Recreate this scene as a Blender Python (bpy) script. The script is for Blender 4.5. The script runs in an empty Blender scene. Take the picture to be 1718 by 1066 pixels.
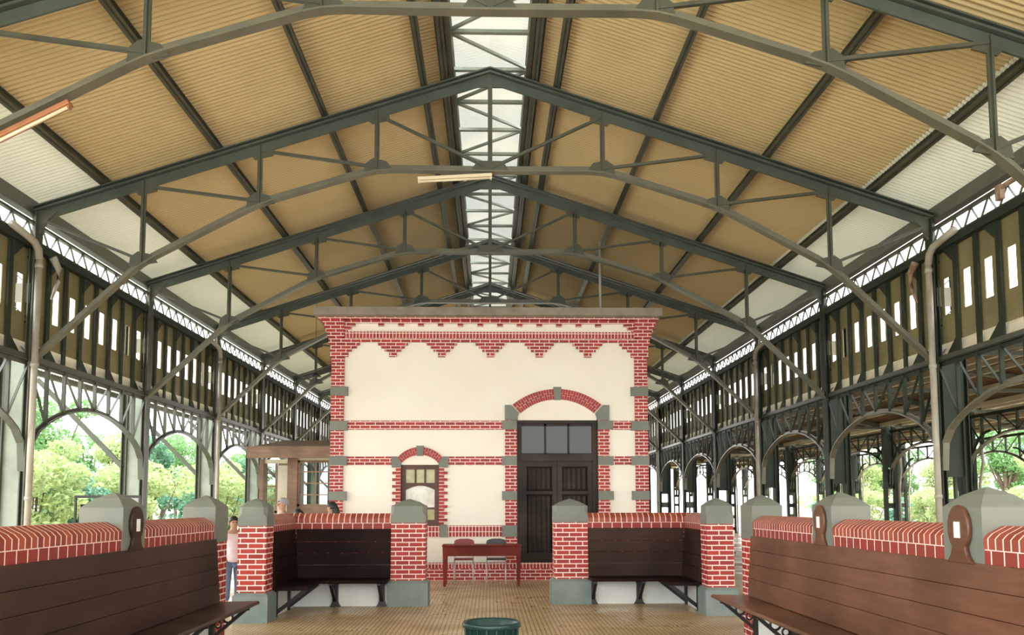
import bpy, bmesh, math, random
from mathutils import Vector, Matrix, noise
random.seed(7)
C = bpy.context.scene.collection
PI = math.pi

# ------------------------------------------------------------------ materials
def _new(name):
    m = bpy.data.materials.new(name); m.use_nodes = True
    nt = m.node_tree; b = nt.nodes['Principled BSDF']
    return m, nt, b
def _mix(nt, a, b, fac):
    n = nt.nodes.new('ShaderNodeMix'); n.data_type = 'RGBA'
    for i, v in ((6, a), (7, b)):
        if isinstance(v, tuple): n.inputs[i].default_value = (*v, 1)
        else: nt.links.new(v, n.inputs[i])
    if isinstance(fac, (int, float)): n.inputs[0].default_value = fac
    else: nt.links.new(fac, n.inputs[0])
    return n.outputs[2]
def _noise(nt, scale, detail=3, vec=None):
    n = nt.nodes.new('ShaderNodeTexNoise'); n.inputs['Scale'].default_value = scale
    n.inputs['Detail'].default_value = detail
    if vec is not None: nt.links.new(vec, n.inputs['Vector'])
    return n.outputs['Fac']
def _ramp(nt, fac, lo, hi):
    r = nt.nodes.new('ShaderNodeMapRange'); nt.links.new(fac, r.inputs[0])
    r.inputs[1].default_value = lo; r.inputs[2].default_value = hi
    return r.outputs[0]
def _math(nt, op, a, b=None):
    n = nt.nodes.new('ShaderNodeMath'); n.operation = op
    for i, v in ((0, a), (1, b)):
        if v is None: continue
        if isinstance(v, (int, float)): n.inputs[i].default_value = v
        else: nt.links.new(v, n.inputs[i])
    return n.outputs[0]
def _pos(nt):
    g = nt.nodes.new('ShaderNodeNewGeometry'); return g
def simple(name, c1, c2=None, scale=3, rough=.6, metal=0, bump=0, bscale=30, spec=None):
    m, nt, b = _new(name)
    p = _pos(nt).outputs['Position']
    if c2: nt.links.new(_mix(nt, c1, c2, _ramp(nt, _noise(nt, scale, 4, p), .35, .65)), b.inputs['Base Color'])
    else: b.inputs['Base Color'].default_value = (*c1, 1)
    b.inputs['Roughness'].default_value = rough; b.inputs['Metallic'].default_value = metal
    if spec is not None: b.inputs['Specular IOR Level'].default_value = spec
    if bump:
        bn = nt.nodes.new('ShaderNodeBump'); bn.inputs['Strength'].default_value = bump
        bn.inputs['Distance'].default_value = .01
        nt.links.new(_noise(nt, bscale, 4, p), bn.inputs['Height']); nt.links.new(bn.outputs[0], b.inputs['Normal'])
    return m
def _uvw(nt):
    """wall coordinates: along the wall (x or y by the face direction), and height"""
    g = _pos(nt)
    sn = nt.nodes.new('ShaderNodeSeparateXYZ'); nt.links.new(g.outputs['True Normal'], sn.inputs[0])
    sp = nt.nodes.new('ShaderNodeSeparateXYZ'); nt.links.new(g.outputs['Position'], sp.inputs[0])
    isx = _math(nt, 'GREATER_THAN', _math(nt, 'ABSOLUTE', sn.outputs[0]), .6)
    mu = nt.nodes.new('ShaderNodeMix'); mu.data_type = 'FLOAT'
    nt.links.new(isx, mu.inputs[0]); nt.links.new(sp.outputs[0], mu.inputs[2]); nt.links.new(sp.outputs[1], mu.inputs[3])
    return mu.outputs[0], sp.outputs[2], sp
RED1, RED2, MORT = (.40, .024, .012), (.25, .013, .009), (.85, .66, .60)
def brick(name, bw=.20, rh=.067, mort=.0075, ou=0., ov=0., soldier=False):
    m, nt, b = _new(name)
    u, v, _ = _uvw(nt)
    u = _math(nt, 'ADD', u, 50 + ou); v = _math(nt, 'ADD', v, 50*rh + ov)
    cb = nt.nodes.new('ShaderNodeCombineXYZ')
    nt.links.new(v if soldier else u, cb.inputs[0]); nt.links.new(u if soldier else v, cb.inputs[1])
    t = nt.nodes.new('ShaderNodeTexBrick'); nt.links.new(cb.outputs[0], t.inputs['Vector'])
    t.inputs['Scale'].default_value = 1; t.inputs['Mortar Size'].default_value = mort
    t.inputs['Mortar Smooth'].default_value = .1; t.inputs['Bias'].default_value = 0
    t.inputs['Brick Width'].default_value = bw; t.inputs['Row Height'].default_value = rh
    t.inputs['Color1'].default_value = (*RED1, 1); t.inputs['Color2'].default_value = (*RED2, 1)
    t.inputs['Mortar'].default_value = (*MORT, 1)
    if soldier: t.offset = 0
    nt.links.new(t.outputs['Color'], b.inputs['Base Color'])
    b.inputs['Roughness'].default_value = .55
    bn = nt.nodes.new('ShaderNodeBump'); bn.inputs['Strength'].default_value = .5; bn.inputs['Distance'].default_value = .006
    bn.invert = True
    nt.links.new(t.outputs['Fac'], bn.inputs['Height']); nt.links.new(bn.outputs[0], b.inputs['Normal'])
    return m
def edgebrick(name, axis, pitch, mort=.012, z0=None, c1=(.36,.075,.035), c2=(.22,.035,.02), off=0.):
    """bricks laid on edge in one row: joints across the run"""
    m, nt, b = _new(name)
    sp = nt.nodes.new('ShaderNodeSeparateXYZ'); nt.links.new(_pos(nt).outputs['Position'], sp.inputs[0])
    q = _math(nt, 'DIVIDE', _math(nt, 'ADD', sp.outputs[axis], 40+off), pitch)
    fr = _math(nt, 'FRACT', q); k = _math(nt, 'FLOOR', q)
    w = nt.nodes.new('ShaderNodeTexWhiteNoise'); w.noise_dimensions = '1D'; nt.links.new(k, w.inputs['W'])
    col = _mix(nt, c1, c2, w.outputs['Value'])
    j = _math(nt, 'LESS_THAN', fr, mort/pitch)
    if z0 is not None:
        j = _math(nt, 'MAXIMUM', j, _math(nt, 'LESS_THAN', _math(nt, 'ABSOLUTE', _math(nt, 'SUBTRACT', sp.outputs[2], z0)), .007))
    nt.links.new(_mix(nt, col, MORT, j), b.inputs['Base Color'])
    b.inputs['Roughness'].default_value = .6
    return m
def planks(name, c1, c2, rough=.25, spec=.5):
    m, nt, b = _new(name); b.inputs['Specular IOR Level'].default_value = spec
    g = _pos(nt)
    mp = nt.nodes.new('ShaderNodeMapping'); nt.links.new(g.outputs['Position'], mp.inputs[0])
    mp.inputs['Scale'].default_value = (1.2, 1.2, 9)
    n1 = _noise(nt, 2.2, 6, mp.outputs[0]); n2 = _noise(nt, 1.1, 3, g.outputs['Position'])
    c = _mix(nt, c1, c2, _ramp(nt, n1, .3, .7))
    c = _mix(nt, c, tuple(x*.55 for x in c1), _ramp(nt, n2, .4, .7))
    nt.links.new(c, b.inputs['Base Color'])
    rr = nt.nodes.new('ShaderNodeMapRange'); nt.links.new(n2, rr.inputs[0])
    rr.inputs[3].default_value = rough; rr.inputs[4].default_value = rough+.25
    nt.links.new(rr.outputs[0], b.inputs['Roughness'])
    return m
def translucent(name, c, frac=.6):
    m, nt, b = _new(name)
    b.inputs['Base Color'].default_value = (*c, 1); b.inputs['Roughness'].default_value = .6
    t = nt.nodes.new('ShaderNodeBsdfTranslucent'); t.inputs[0].default_value = (*c, 1)
    mx = nt.nodes.new('ShaderNodeMixShader'); mx.inputs[0].default_value = frac
    nt.links.new(b.outputs[0], mx.inputs[1]); nt.links.new(t.outputs[0], mx.inputs[2])
    nt.links.new(mx.outputs[0], nt.nodes['Material Output'].inputs[0])
    return m
def glass(name, c=(.8,.85,.82), rough=.02, mixf=.75):
    m, nt, b = _new(name)
    b.inputs['Base Color'].default_value = (.05,.06,.055,1); b.inputs['Roughness'].default_value = rough
    t = nt.nodes.new('ShaderNodeBsdfTransparent'); t.inputs[0].default_value = (*c, 1)
    mx = nt.nodes.new('ShaderNodeMixShader'); mx.inputs[0].default_value = mixf
    nt.links.new(b.outputs[0], mx.inputs[1]); nt.links.new(t.outputs[0], mx.inputs[2])
    nt.links.new(mx.outputs[0], nt.nodes['Material Output'].inputs[0])
    return m
def floor_mat():
    m, nt, b = _new('yellow floor tiles')
    g = _pos(nt); t = nt.nodes.new('ShaderNodeTexBrick'); nt.links.new(g.outputs['Position'], t.inputs['Vector'])
    t.offset = 0; t.inputs['Scale'].default_value = 1; t.inputs['Brick Width'].default_value = .055; t.inputs['Row Height'].default_value = .055
    t.inputs['Mortar Size'].default_value = .007; t.inputs['Mortar Smooth'].default_value = .2
    t.inputs['Color1'].default_value = (.80,.62,.34,1); t.inputs['Color2'].default_value = (.70,.53,.28,1); t.inputs['Mortar'].default_value = (.20,.135,.07,1)
    n = _noise(nt, .9, 5, g.outputs['Position'])
    c = _mix(nt, t.outputs['Color'], (.24,.15,.07), _math(nt, 'MULTIPLY', _ramp(nt, n, .45, .75), .6))
    nt.links.new(c, b.inputs['Base Color'])
    r = nt.nodes.new('ShaderNodeMapRange'); nt.links.new(n, r.inputs[0]); r.inputs[1].default_value=.35; r.inputs[2].default_value=.65
    r.inputs[3].default_value = .22; r.inputs[4].default_value = .5
    nt.links.new(r.outputs[0], b.inputs['Roughness'])
    bn = nt.nodes.new('ShaderNodeBump'); bn.inputs['Strength'].default_value = .4; bn.inputs['Distance'].default_value = .003; bn.invert = True
    nt.links.new(t.outputs['Fac'], bn.inputs['Height']); nt.links.new(bn.outputs[0], b.inputs['Normal'])
    return m
def leaf_mat(name, c1, c2):
    m, nt, b = _new(name)
    g = _pos(nt)
    c = _mix(nt, c1, c2, g.outputs['Random Per Island'])
    nt.links.new(c, b.inputs['Base Color']); b.inputs['Roughness'].default_value = .5
    t = nt.nodes.new('ShaderNodeBsdfTranslucent'); nt.links.new(c, t.inputs[0])
    mx = nt.nodes.new('ShaderNodeMixShader'); mx.inputs[0].default_value = .4
    nt.links.new(b.outputs[0], mx.inputs[1]); nt.links.new(t.outputs[0], mx.inputs[2])
    nt.links.new(mx.outputs[0], nt.nodes['Material Output'].inputs[0])
    return m

M = dict(
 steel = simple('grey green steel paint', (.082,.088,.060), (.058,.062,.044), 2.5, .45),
 steel_shade = simple('shaded green steel paint', (.026,.036,.022), (.019,.027,.017), 2.5, .6, spec=.3),  # same steelwork, darkened: the deep shade is put into the colour
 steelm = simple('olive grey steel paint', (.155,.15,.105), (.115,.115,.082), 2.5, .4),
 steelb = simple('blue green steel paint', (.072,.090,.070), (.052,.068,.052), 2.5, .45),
 steell = simple('pale grey green steel paint', (.30,.34,.28), (.20,.23,.19), 2, .45),  # left web plates: lit look put into the colour; also skylight bracing
 sheet = simple('tan corrugated sheet', (.62,.49,.265), (.56,.44,.235), .7, .5),
 sheetp = translucent('pale corrugated sheet', (.84,.86,.72), .028),
 sheetd = simple('aged brown roof boards', (.16,.09,.05), (.10,.06,.035), 1.5, .7),
 sheetw = simple('khaki wall sheet', (.26,.225,.11), (.19,.165,.08), 2, .55),
 skyl = translucent('milky roof sheet', (.78,.80,.74), .10),
 panelg = simple('grey monitor panel', (.34,.41,.40), (.22,.27,.27), 3, .5),
 plaster = simple('white plaster', (.86,.82,.73), (.82,.77,.67), .8, .8, bump=.1, bscale=60),
 cream = simple('cream board', (.62,.56,.42), (.50,.45,.33), 2, .6),
 whitew = simple('whitewashed base', (.78,.80,.76), (.66,.69,.66), 1.5, .7),
 brick = brick('red brick with white joints', ov=0),
 soldier = brick('upright brick course', bw=.105, rh=.067, soldier=True, ov=.0),
 stone = simple('grey green painted stone', (.185,.20,.165), (.15,.165,.14), 2, .6),
 stoneb = simple('blue grey painted base', (.20,.25,.235), (.15,.195,.185), 2.5, .55),
 cornice = simple('weathered grey cornice', (.27,.23,.175), (.20,.17,.13), 4, .7),
 edgey = edgebrick('bricks on edge along the wall', 1, .073, z0=None),
 edgex = edgebrick('bricks on edge across the hall', 0, .085, z0=None),
 facey = edgebrick('face bricks along the wall', 1, .125, z0=1.226, c1=(.28,.03,.02)),
 facex = edgebrick('face bricks across the hall', 0, .15, z0=1.226, c1=(.26,.02,.016)),
 woodr = planks('brown varnished planks', (.12,.046,.020), (.18,.08,.042), .22),
 woodr_shade = planks('shaded brown bench planks', (.036,.015,.010), (.058,.026,.017), .3, .4),  # left bench: same wood as the right, its shade mixed into the colour
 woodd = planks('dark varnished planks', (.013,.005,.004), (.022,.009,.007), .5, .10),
 doorw = planks('dark brown door wood', (.026,.017,.011), (.045,.030,.019), .4, .25),
 winw = planks('reddish window wood', (.07,.022,.014), (.10,.035,.02), .4),
 kioskw = planks('weathered brown kiosk wood', (.19,.11,.07), (.28,.17,.11), .5),
 table = planks('red brown table wood', (.17,.018,.010), (.23,.03,.016), .4, .2),
 iron = simple('black iron', (.014,.013,.013), None, rough=.45),
 pipe = simple('cream plastic pipe', (.42,.40,.33), (.34,.31,.25), 3, .4),
 rust = simple('rusted steel', (.20,.10,.06), (.42,.30,.22), 8, .7),
 lampo = simple('orange brown lamp casing', (.40,.17,.07), (.30,.12,.05), 5, .4),
 lampw = simple('yellowed white tube', (.78,.68,.48), None, rough=.3),
 label = simple('white label', (.80,.80,.78), None, rough=.5),
 glass = glass('window glass'),
 glassr = glass('reflecting window glass', (.35,.37,.34), .02, .45),
 panel_y = simple('frosted yellow pane', (.46,.42,.17), (.36,.33,.13), 6, .25),
 bright = simple('mottled white pane', (.85,.83,.76), (.60,.58,.50), 5, .3),  # opaque pane in two mottled off-white tones
 binm = simple('dark teal plastic', (.01,.045,.045), None, rough=.3),
 seatr = simple('red vinyl', (.22,.012,.018), None, rough=.35),
 seatb = simple('black vinyl', (.012,.012,.014), None, rough=.35),
 chrome = simple('pale chair tube', (.62,.60,.60), None, rough=.25, metal=.3),
 skin = simple('skin', (.42,.24,.16), None, rough=.5),
 hair = simple('black hair', (.012,.010,.010), None, rough=.45),
 white = simple('white and pink cotton', (.75,.66,.68), (.70,.55,.60), 14, .8),
 jeans = simple('blue jeans', (.12,.17,.26), (.09,.13,.21), 20, .8),
 yellow = simple('yellow cotton', (.70,.60,.25), None, rough=.8),
 pink = simple('pink cotton', (.62,.34,.33), None, rough=.8),
 greyc = simple('grey cotton', (.30,.30,.31), None, rough=.8),
 floor = floor_mat(),
 grass = simple('grass ground', (.22,.26,.09), (.32,.31,.15), 1.2, .9),
 conc = simple('pale concrete', (.68,.66,.58), (.58,.56,.50), 1.5, .8),
 pinkw = simple('pale pink plaster', (.62,.50,.44), (.55,.45,.40), 1, .8),
 bark = simple('bark', (.14,.10,.07), (.09,.065,.045), 8, .9),
 leaf1 = leaf_mat('yellow green leaves', (.50,.56,.26), (.30,.42,.18)),
 leaf2 = leaf_mat('mid green leaves', (.24,.42,.16), (.12,.28,.10)),
 leaf3 = leaf_mat('blue green leaves', (.22,.42,.28), (.12,.27,.18)),
)

# ------------------------------------------------------------------ geometry
class MB:
    def __init__(s): s.v = []; s.f = []
    def add(s, vs, fs):
        o = len(s.v); s.v += [tuple(v) for v in vs]; s.f += [tuple(i+o for i in f) for f in fs]; return s
    def box(s, x0, x1, y0, y1, z0, z1):
        if x0>x1: x0,x1=x1,x0
        if y0>y1: y0,y1=y1,y0
        return s.add([(x0,y0,z0),(x1,y0,z0),(x1,y1,z0),(x0,y1,z0),(x0,y0,z1),(x1,y0,z1),(x1,y1,z1),(x0,y1,z1)],
                     [(0,3,2,1),(4,5,6,7),(0,1,5,4),(1,2,6,5),(2,3,7,6),(3,0,4,7)])
    def bar(s, p, q, w, d, up=(0,0,1)):
        p, q = Vector(p), Vector(q); a = (q-p).normalized(); up = Vector(up)
        side = a.cross(up)
        if side.length < 1e-4: side = a.cross(Vector((0,1,0)))
        side.normalize(); u = side.cross(a).normalized()
        vs = []
        for e in (p, q):
            for i, j in ((-1,-1),(1,-1),(1,1),(-1,1)): vs.append(e + side*i*w/2 + u*j*d/2)
        return s.add(vs, [(3,2,1,0),(4,5,6,7),(0,1,5,4),(1,2,6,5),(2,3,7,6),(3,0,4,7)])
    def prism(s, pts, axis, a, b):
        """pts 2D polygon, extruded along axis from a to b. axis 0: pts=(y,z); 1: pts=(x,z); 2: pts=(x,y)"""
        n = len(pts)
        def mk(p, t): return (t,p[0],p[1]) if axis==0 else ((p[0],t,p[1]) if axis==1 else (p[0],p[1],t))
        vs = [mk(p,a) for p in pts] + [mk(p,b) for p in pts]
        return s.add(vs, [tuple(range(n)), tuple(range(2*n-1,n-1,-1))] + [(i,i+n,(i+1)%n+n,(i+1)%n) for i in range(n)])
    def tube(s, pts, r, n=8, cap=True):
        pts = [Vector(p) for p in pts]; rings = []
        ref = Vector((0,0,1))
        for i, p in enumerate(pts):
            t = (pts[min(i+1,len(pts)-1)] - pts[max(i-1,0)]).normalized()
            a = t.cross(ref)
            if a.length < .05: a = t.cross(Vector((0,1,0)))
            a.normalize(); b = t.cross(a)
            rr = r[i] if isinstance(r, (list, tuple)) else r
            rings.append([p + a*math.cos(2*PI*k/n)*rr + b*math.sin(2*PI*k/n)*rr for k in range(n)])
        vs = [v for g in rings for v in g]; fs = []
        for i in range(len(pts)-1):
            for k in range(n): fs.append((i*n+k, i*n+(k+1)%n, (i+1)*n+(k+1)%n, (i+1)*n+k))
        if cap: fs += [tuple(range(n-1,-1,-1)), tuple(range((len(pts)-1)*n, len(pts)*n))]
        return s.add(vs, fs)
    def lathe(s, prof, cx=0, cy=0, n=24, cap=True):
        vs = []; fs = []
        for r, z in prof:
            vs += [(cx+r*math.cos(2*PI*k/n), cy+r*math.sin(2*PI*k/n), z) for k in range(n)]
        for i in range(len(prof)-1):
            for k in range(n): fs.append((i*n+k, i*n+(k+1)%n, (i+1)*n+(k+1)%n, (i+1)*n+k))
        if cap: fs += [tuple(range(n-1,-1,-1)), tuple(range((len(prof)-1)*n, len(prof)*n))]
        return s.add(vs, fs)
    def build(s, name, mat, parent=None, loc=(0,0,0), smooth=False, bevel=0):
        me = bpy.data.meshes.new(name); me.from_pydata(s.v, [], s.f); me.update()
        bm = bmesh.new(); bm.from_mesh(me); bmesh.ops.recalc_face_normals(bm, faces=bm.faces); bm.to_mesh(me); bm.free()
        me.materials.append(mat if not isinstance(mat, str) else M[mat])
        if smooth:
            for p in me.polygons: p.use_smooth = True
        o = bpy.data.objects.new(name, me); C.objects.link(o); o.location = loc
        if parent: o.parent = parent
        if bevel:
            b = o.modifiers.new('Bevel', 'BEVEL'); b.width = bevel; b.segments = 2; b.limit_method = 'ANGLE'
        return o
def empty(name, loc=(0,0,0), rz=0):
    o = bpy.data.objects.new(name, None); C.objects.link(o); o.location = loc; o.rotation_euler = (0,0,rz); o.empty_display_size = .2
    return o
def tag(o, label=None, cat=None, group=None, kind=None):
    if label: o['label'] = label
    if cat: o['category'] = cat
    if group: o['group'] = group
    if kind: o['kind'] = kind
    return o
def dup(o, parent=None):
    c = o.copy(); C.objects.link(c)
    if parent: c.parent = parent
    for ch in list(o.children): dup(ch, c)
    return c
def struct(o): o['kind'] = 'structure'; return o
ORD = ['first','second','third','fourth','fifth','sixth','seventh','eighth','ninth','tenth','eleventh','twelfth','thirteenth']

# ------------------------------------------------------------------ layout constants
S = 4.25; Y0 = 8.384            # bay length, distance of the nearest visible truss
NT = 12
YT = [Y0 + S*k for k in range(NT)]      # trusses
YEND = YT[-1] + .4; YBACK = -10.5
def roofz(x): return 8.27 - .33*abs(x)

# ------------------------------------------------------------------ ground and floor
struct(MB().box(-7.6, 19, -4, 75, -.3, 0).build('floor', 'floor'))
gs = MB().box(-13.5,-7.6,-30,140,-.7,-.62).box(19,22,-30,140,-.7,-.62).build('ground','conc'); struct(gs)
g = MB().box(-90, -7.6, -30, 140, -.75, -.7).box(19, 90, -30, 140, -.75, -.7).box(-7.6, 19, 75, 140, -.75, -.7).build('ground', 'grass'); struct(g)

# ------------------------------------------------------------------ roof sheets
def corrugated(x0, x1, y0, y1, zf, pitch=.088, amp=.013, per=6, nx=2):
    mb = MB(); n = int((y1-y0)/pitch*per); vs = []; fs = []
    for i in range(n+1):
        y = y0 + (y1-y0)*i/n; dz = amp*math.sin(2*PI*y/pitch)
        for j in range(nx): 
            x = x0 + (x1-x0)*j/(nx-1); vs.append((x, y, zf(x)+dz))
    for i in range(n):
        for j in range(nx-1):
            a = i*nx+j; fs.append((a, a+1, a+nx+1, a+nx))
    return mb.add(vs, fs)
PZ = .26
for s in (-1, 1):
    o = corrugated(s*.60, s*6.03, YBACK, YEND, lambda x: roofz(x)+PZ).build('ceiling', 'sheet', smooth=True); struct(o)
    o = corrugated(s*5.95, s*7.12, YBACK, YEND, lambda x: roofz(x)+PZ-.012).build('ceiling', 'sheetp', smooth=True); struct(o)
# raised ridge monitor
mon = empty('ridge_skylight', (0, YBACK, 8.2)); tag(mon, 'long milky skylight running along the ridge of the roof', 'skylight')
Z0m = 8.2
def L(o): return o
mb = corrugated(-.8, 0, YBACK, YEND, lambda x: 9.0-.3*abs(x)); mb2 = corrugated(0, .8, YBACK, YEND, lambda x: 9.0-.3*abs(x))
mb.add(mb2.v, mb2.f)
o = mb.build('skylight_sheet', 'skyl', smooth=True); o.parent = mon; o.location = (0,-YBACK,-Z0m)
for s in (-1, 1):
    b = MB(); y = 4.2
    while y < YEND-1:
        b.box(s*.60, s*.625, y, y+1.55, 8.30, 8.72); y += 2.125
    o = b.build('side_panel', 'panelg', mon); o.location = (0,-YBACK,-Z0m)
    o = MB().box(s*.56, s*.64, YBACK, YEND, 8.20, 8.32).box(s*.58, s*.64, YBACK, YEND, 8.70, 8.78).build('side_rail', 'steel', mon); o.location = (0,-YBACK,-Z0m)
b = MB(); k = 0; y = 4.2
while y < YEND-1:
    b.bar((-.58,y,8.36),(.58,y,8.36),.07,.05)
    a, c = (-.56, .56) if k % 2 else (.56, -.56)
    b.bar((a,y+.05,8.36),(c,y+1.0,8.36),.045,.04); y += 1.0625; k += 1
o = b.build('cross_bracing', 'steell', mon); o.location = (0,-YBACK,-Z0m)

# ------------------------------------------------------------------ purlins
PUR = [(-.70,'beside the ridge skylight on the left'),(-1.02,'just left of the ridge skylight, lower of the two'),(-2.56,'third down from the ridge on the left slope'),(-4.2,'fourth down from the ridge on the left slope'),(-5.92,'at the top of the pale eaves strip on the left'),
       (.70,'beside the ridge skylight on the right'),(1.04,'just right of the ridge skylight, lower of the two'),(2.6,'third down from the ridge on the right slope'),(4.35,'fourth down from the ridge on the right slope'),(6.0,'at the top of the pale eaves strip on the right'),
       (-7.02,'along the left eaves above the lattice'),(7.02,'along the right eaves above the lattice')]
for x, w in PUR:
    z = roofz(x)+.09; s = 1 if x>0 else -1
    b = MB().box(-.012,.012,YBACK,YEND,0,.15).box(-.055,.045,YBACK,YEND,0,.014).box(-.045,.045,YBACK,YEND,.136,.15)
    if abs(x) > 6.5: b = MB().box(-.05,.05,YBACK,YEND,-.16,.13)
    o = b.build('purlin', 'steel', loc=(x,0,z)); o.rotation_euler = (0, math.atan(.33)*s, 0)
    tag(o, 'dark steel purlin '+w, 'purlin', 'roof purlins')

# ------------------------------------------------------------------ trusses
NX = [0, 1.76, 3.56, 5.32, 6.93]
NZ = [6.66, 6.67, 6.11, 5.165, 3.62]
def make_truss():
    r = empty('roof_truss')
    for s in (-1, 1):
        b = MB()
        b.bar((0,0,8.27),(s*7.05,0,roofz(7.05)),.15,.03).bar((0,.0,8.17),(s*6.95,0,roofz(6.95)-.1),.03,.14)
        b.bar((0,0,8.335),(s*7.05,0,roofz(7.05)+.065),.15,.02)
        b.build('rafter', 'steelb', r)
        b = MB()
        pts = [(s*x,0,z) for x, z in zip(NX, NZ)]
        # soften the bend at the joints
        fine = [pts[0]]
        for i in range(1, len(pts)-1):
            a, p, c = Vector(pts[i-1]), Vector(pts[i]), Vector(pts[i+1])
            fine += [p+(a-p).normalized()*.22, p+(a-p).normalized()*.06+(c-p).normalized()*.06, p+(c-p).normalized()*.22]
        fine.append(pts[-1])
        for a, c in zip(fine[:-1], fine[1:]):
            b.bar(a, c, .14, .022); up = Vector((0,0,.05))
            b.bar(Vector(a)+up, Vector(c)+up, .02, .09)
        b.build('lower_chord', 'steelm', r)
        for i in (1, 2, 3):
            x = s*NX[i]
            MB().box(x-.038,x+.038,-.012,.012,NZ[i],roofz(x)-.05).box(x-.012,x+.012,-.05,.05,NZ[i],roofz(x)-.05).build('vertical_strut', 'steel', r)
        for i in (1, 2, 3, 4):
            top = (s*(NX[i]+.0), 0, roofz(NX[i])-.12) if i < 4 else (s*6.9, 0, 5.86)
            lo = (s*NX[i-1], 0, NZ[i-1]+.06)
            MB().bar(top, lo, .05, .042).build('diagonal_tie', 'steel', r)
            # gusset below the rafter and above the chord
            x = s*NX[i]; z = roofz(NX[i])-.1
            if i < 4:
                MB().prism([(x-.17*s, z+.05*1), (x+.17*s, z-.07), (x+.08*s, z-.17), (x-.2*s,z-.10)],1,-.012,.012).build('gusset_plate','steel',r)
                zl = NZ[i]
                MB().prism([(x-.24*s, zl+.03), (x-.15*s, zl+.15), (x+.06*s, zl+.2), (x+.17*s, zl+.12),(x+.2*s,zl-.05)],1,-.014,.014).build('gusset_plate','steel',r)
    MB().box(-.035,.035,-.035,.035,6.66,8.2).build('king_post','steel',r)
    MB().prism([(-.36,8.15),(0,8.28),(.36,8.15),(.22,8.03),(-.22,8.03)],1,-.014,.014).build('gusset_plate','steel',r)
    MB().prism([(-.3,6.68),(-.2,6.84),(.2,6.84),(.3,6.68)],1,-.014,.014).build('gusset_plate','steel',r)
    return r
tp = make_truss()
tl = ['steel roof truss cut by the top edge, nearest one','steel roof truss whose peak stands full in the frame above the building','steel roof truss just in front of the building cornice',
      'steel roof truss just behind the building front']
for k, y in enumerate(YT):
    t = tp if k == 0 else dup(tp)
    t.location = (0, y, 0)
    tag(t, tl[k] if k < 4 else 'steel roof truss behind the building, %s from the nearest' % ORD[k], 'roof truss', 'roof trusses')

# ------------------------------------------------------------------ columns
def make_column(s):
    """s = +1: on the right, outer leg further out"""
    r = empty('iron_column')
    for x0, x1 in ((6.88, 6.98), (7.24, 7.36)):
        MB().box(s*x0, s*x1, -.012, .012, 0, 5.95 if x0 < 7 else 5.6).box(s*x0, s*(x0+.018), -.11, .11, 0, 5.95 if x0<7 else 5.6).box(s*(x1-.018), s*x1, -.08, .08, 0, 5.6).build('leg_channel', 'steel' if s < 0 else 'steel_shade', r)
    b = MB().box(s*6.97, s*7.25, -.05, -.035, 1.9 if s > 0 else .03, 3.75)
    b.build('web_plate', 'steell' if s < 0 else 'steel_shade', r)  # left plate coloured as lit, right plate coloured as shaded
    b = MB()
    for z in (.1, .85, 1.35): b.box(s*6.97, s*7.25, -.03, -.018, z, z+.22)
    b.build('batten_plate', 'steel', r)
    b = MB()
    z = 3.8
    while z < 5.3:
        b.bar((s*6.97,-.03,z),(s*7.25,-.03,z+.25),.01,.045,(0,1,0)); b.bar((s*7.25,-.03,z+.25),(s*6.97,-.03,z+.5),.01,.045,(0,1,0)); z += .5
    b.build('lacing', 'steel_shade', r)
    MB().box(s*6.95, s*7.3, -.06, -.045, 4.55, 4.85).build('junction_plate', 'steelm', r)
    MB().box(s*6.82, s*7.42, -.16, .16, 0, .05).build('base_plate', 'steel', r)
    MB().prism([(s*6.6,5.98),(s*6.75,5.84),(s*6.9,5.6),(s*6.98,5.6),(s*6.98,6.0)],1,-.03,.03).build('head_gusset','steel',r)
    return r
COLY = [Y0 - S] + YT
for s, side in ((-1,'left'),(1,'right')):
    cp = make_column(s)
    for k, y in enumerate(COLY):
        c = cp if k == 0 else dup(cp)
        c.location = (0, y, 0)
        if k <= 1: lab = 'twin-leg iron column on the %s, outside the frame edge' % side if k == 0 else 'nearest twin-leg iron column at the %s frame edge' % side
        else: lab = 'twin-leg iron column of the %s hall row, %s bay away' % (side, ORD[k-1])
        tag(c, lab, 'column', 'hall columns on the '+side)

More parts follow.
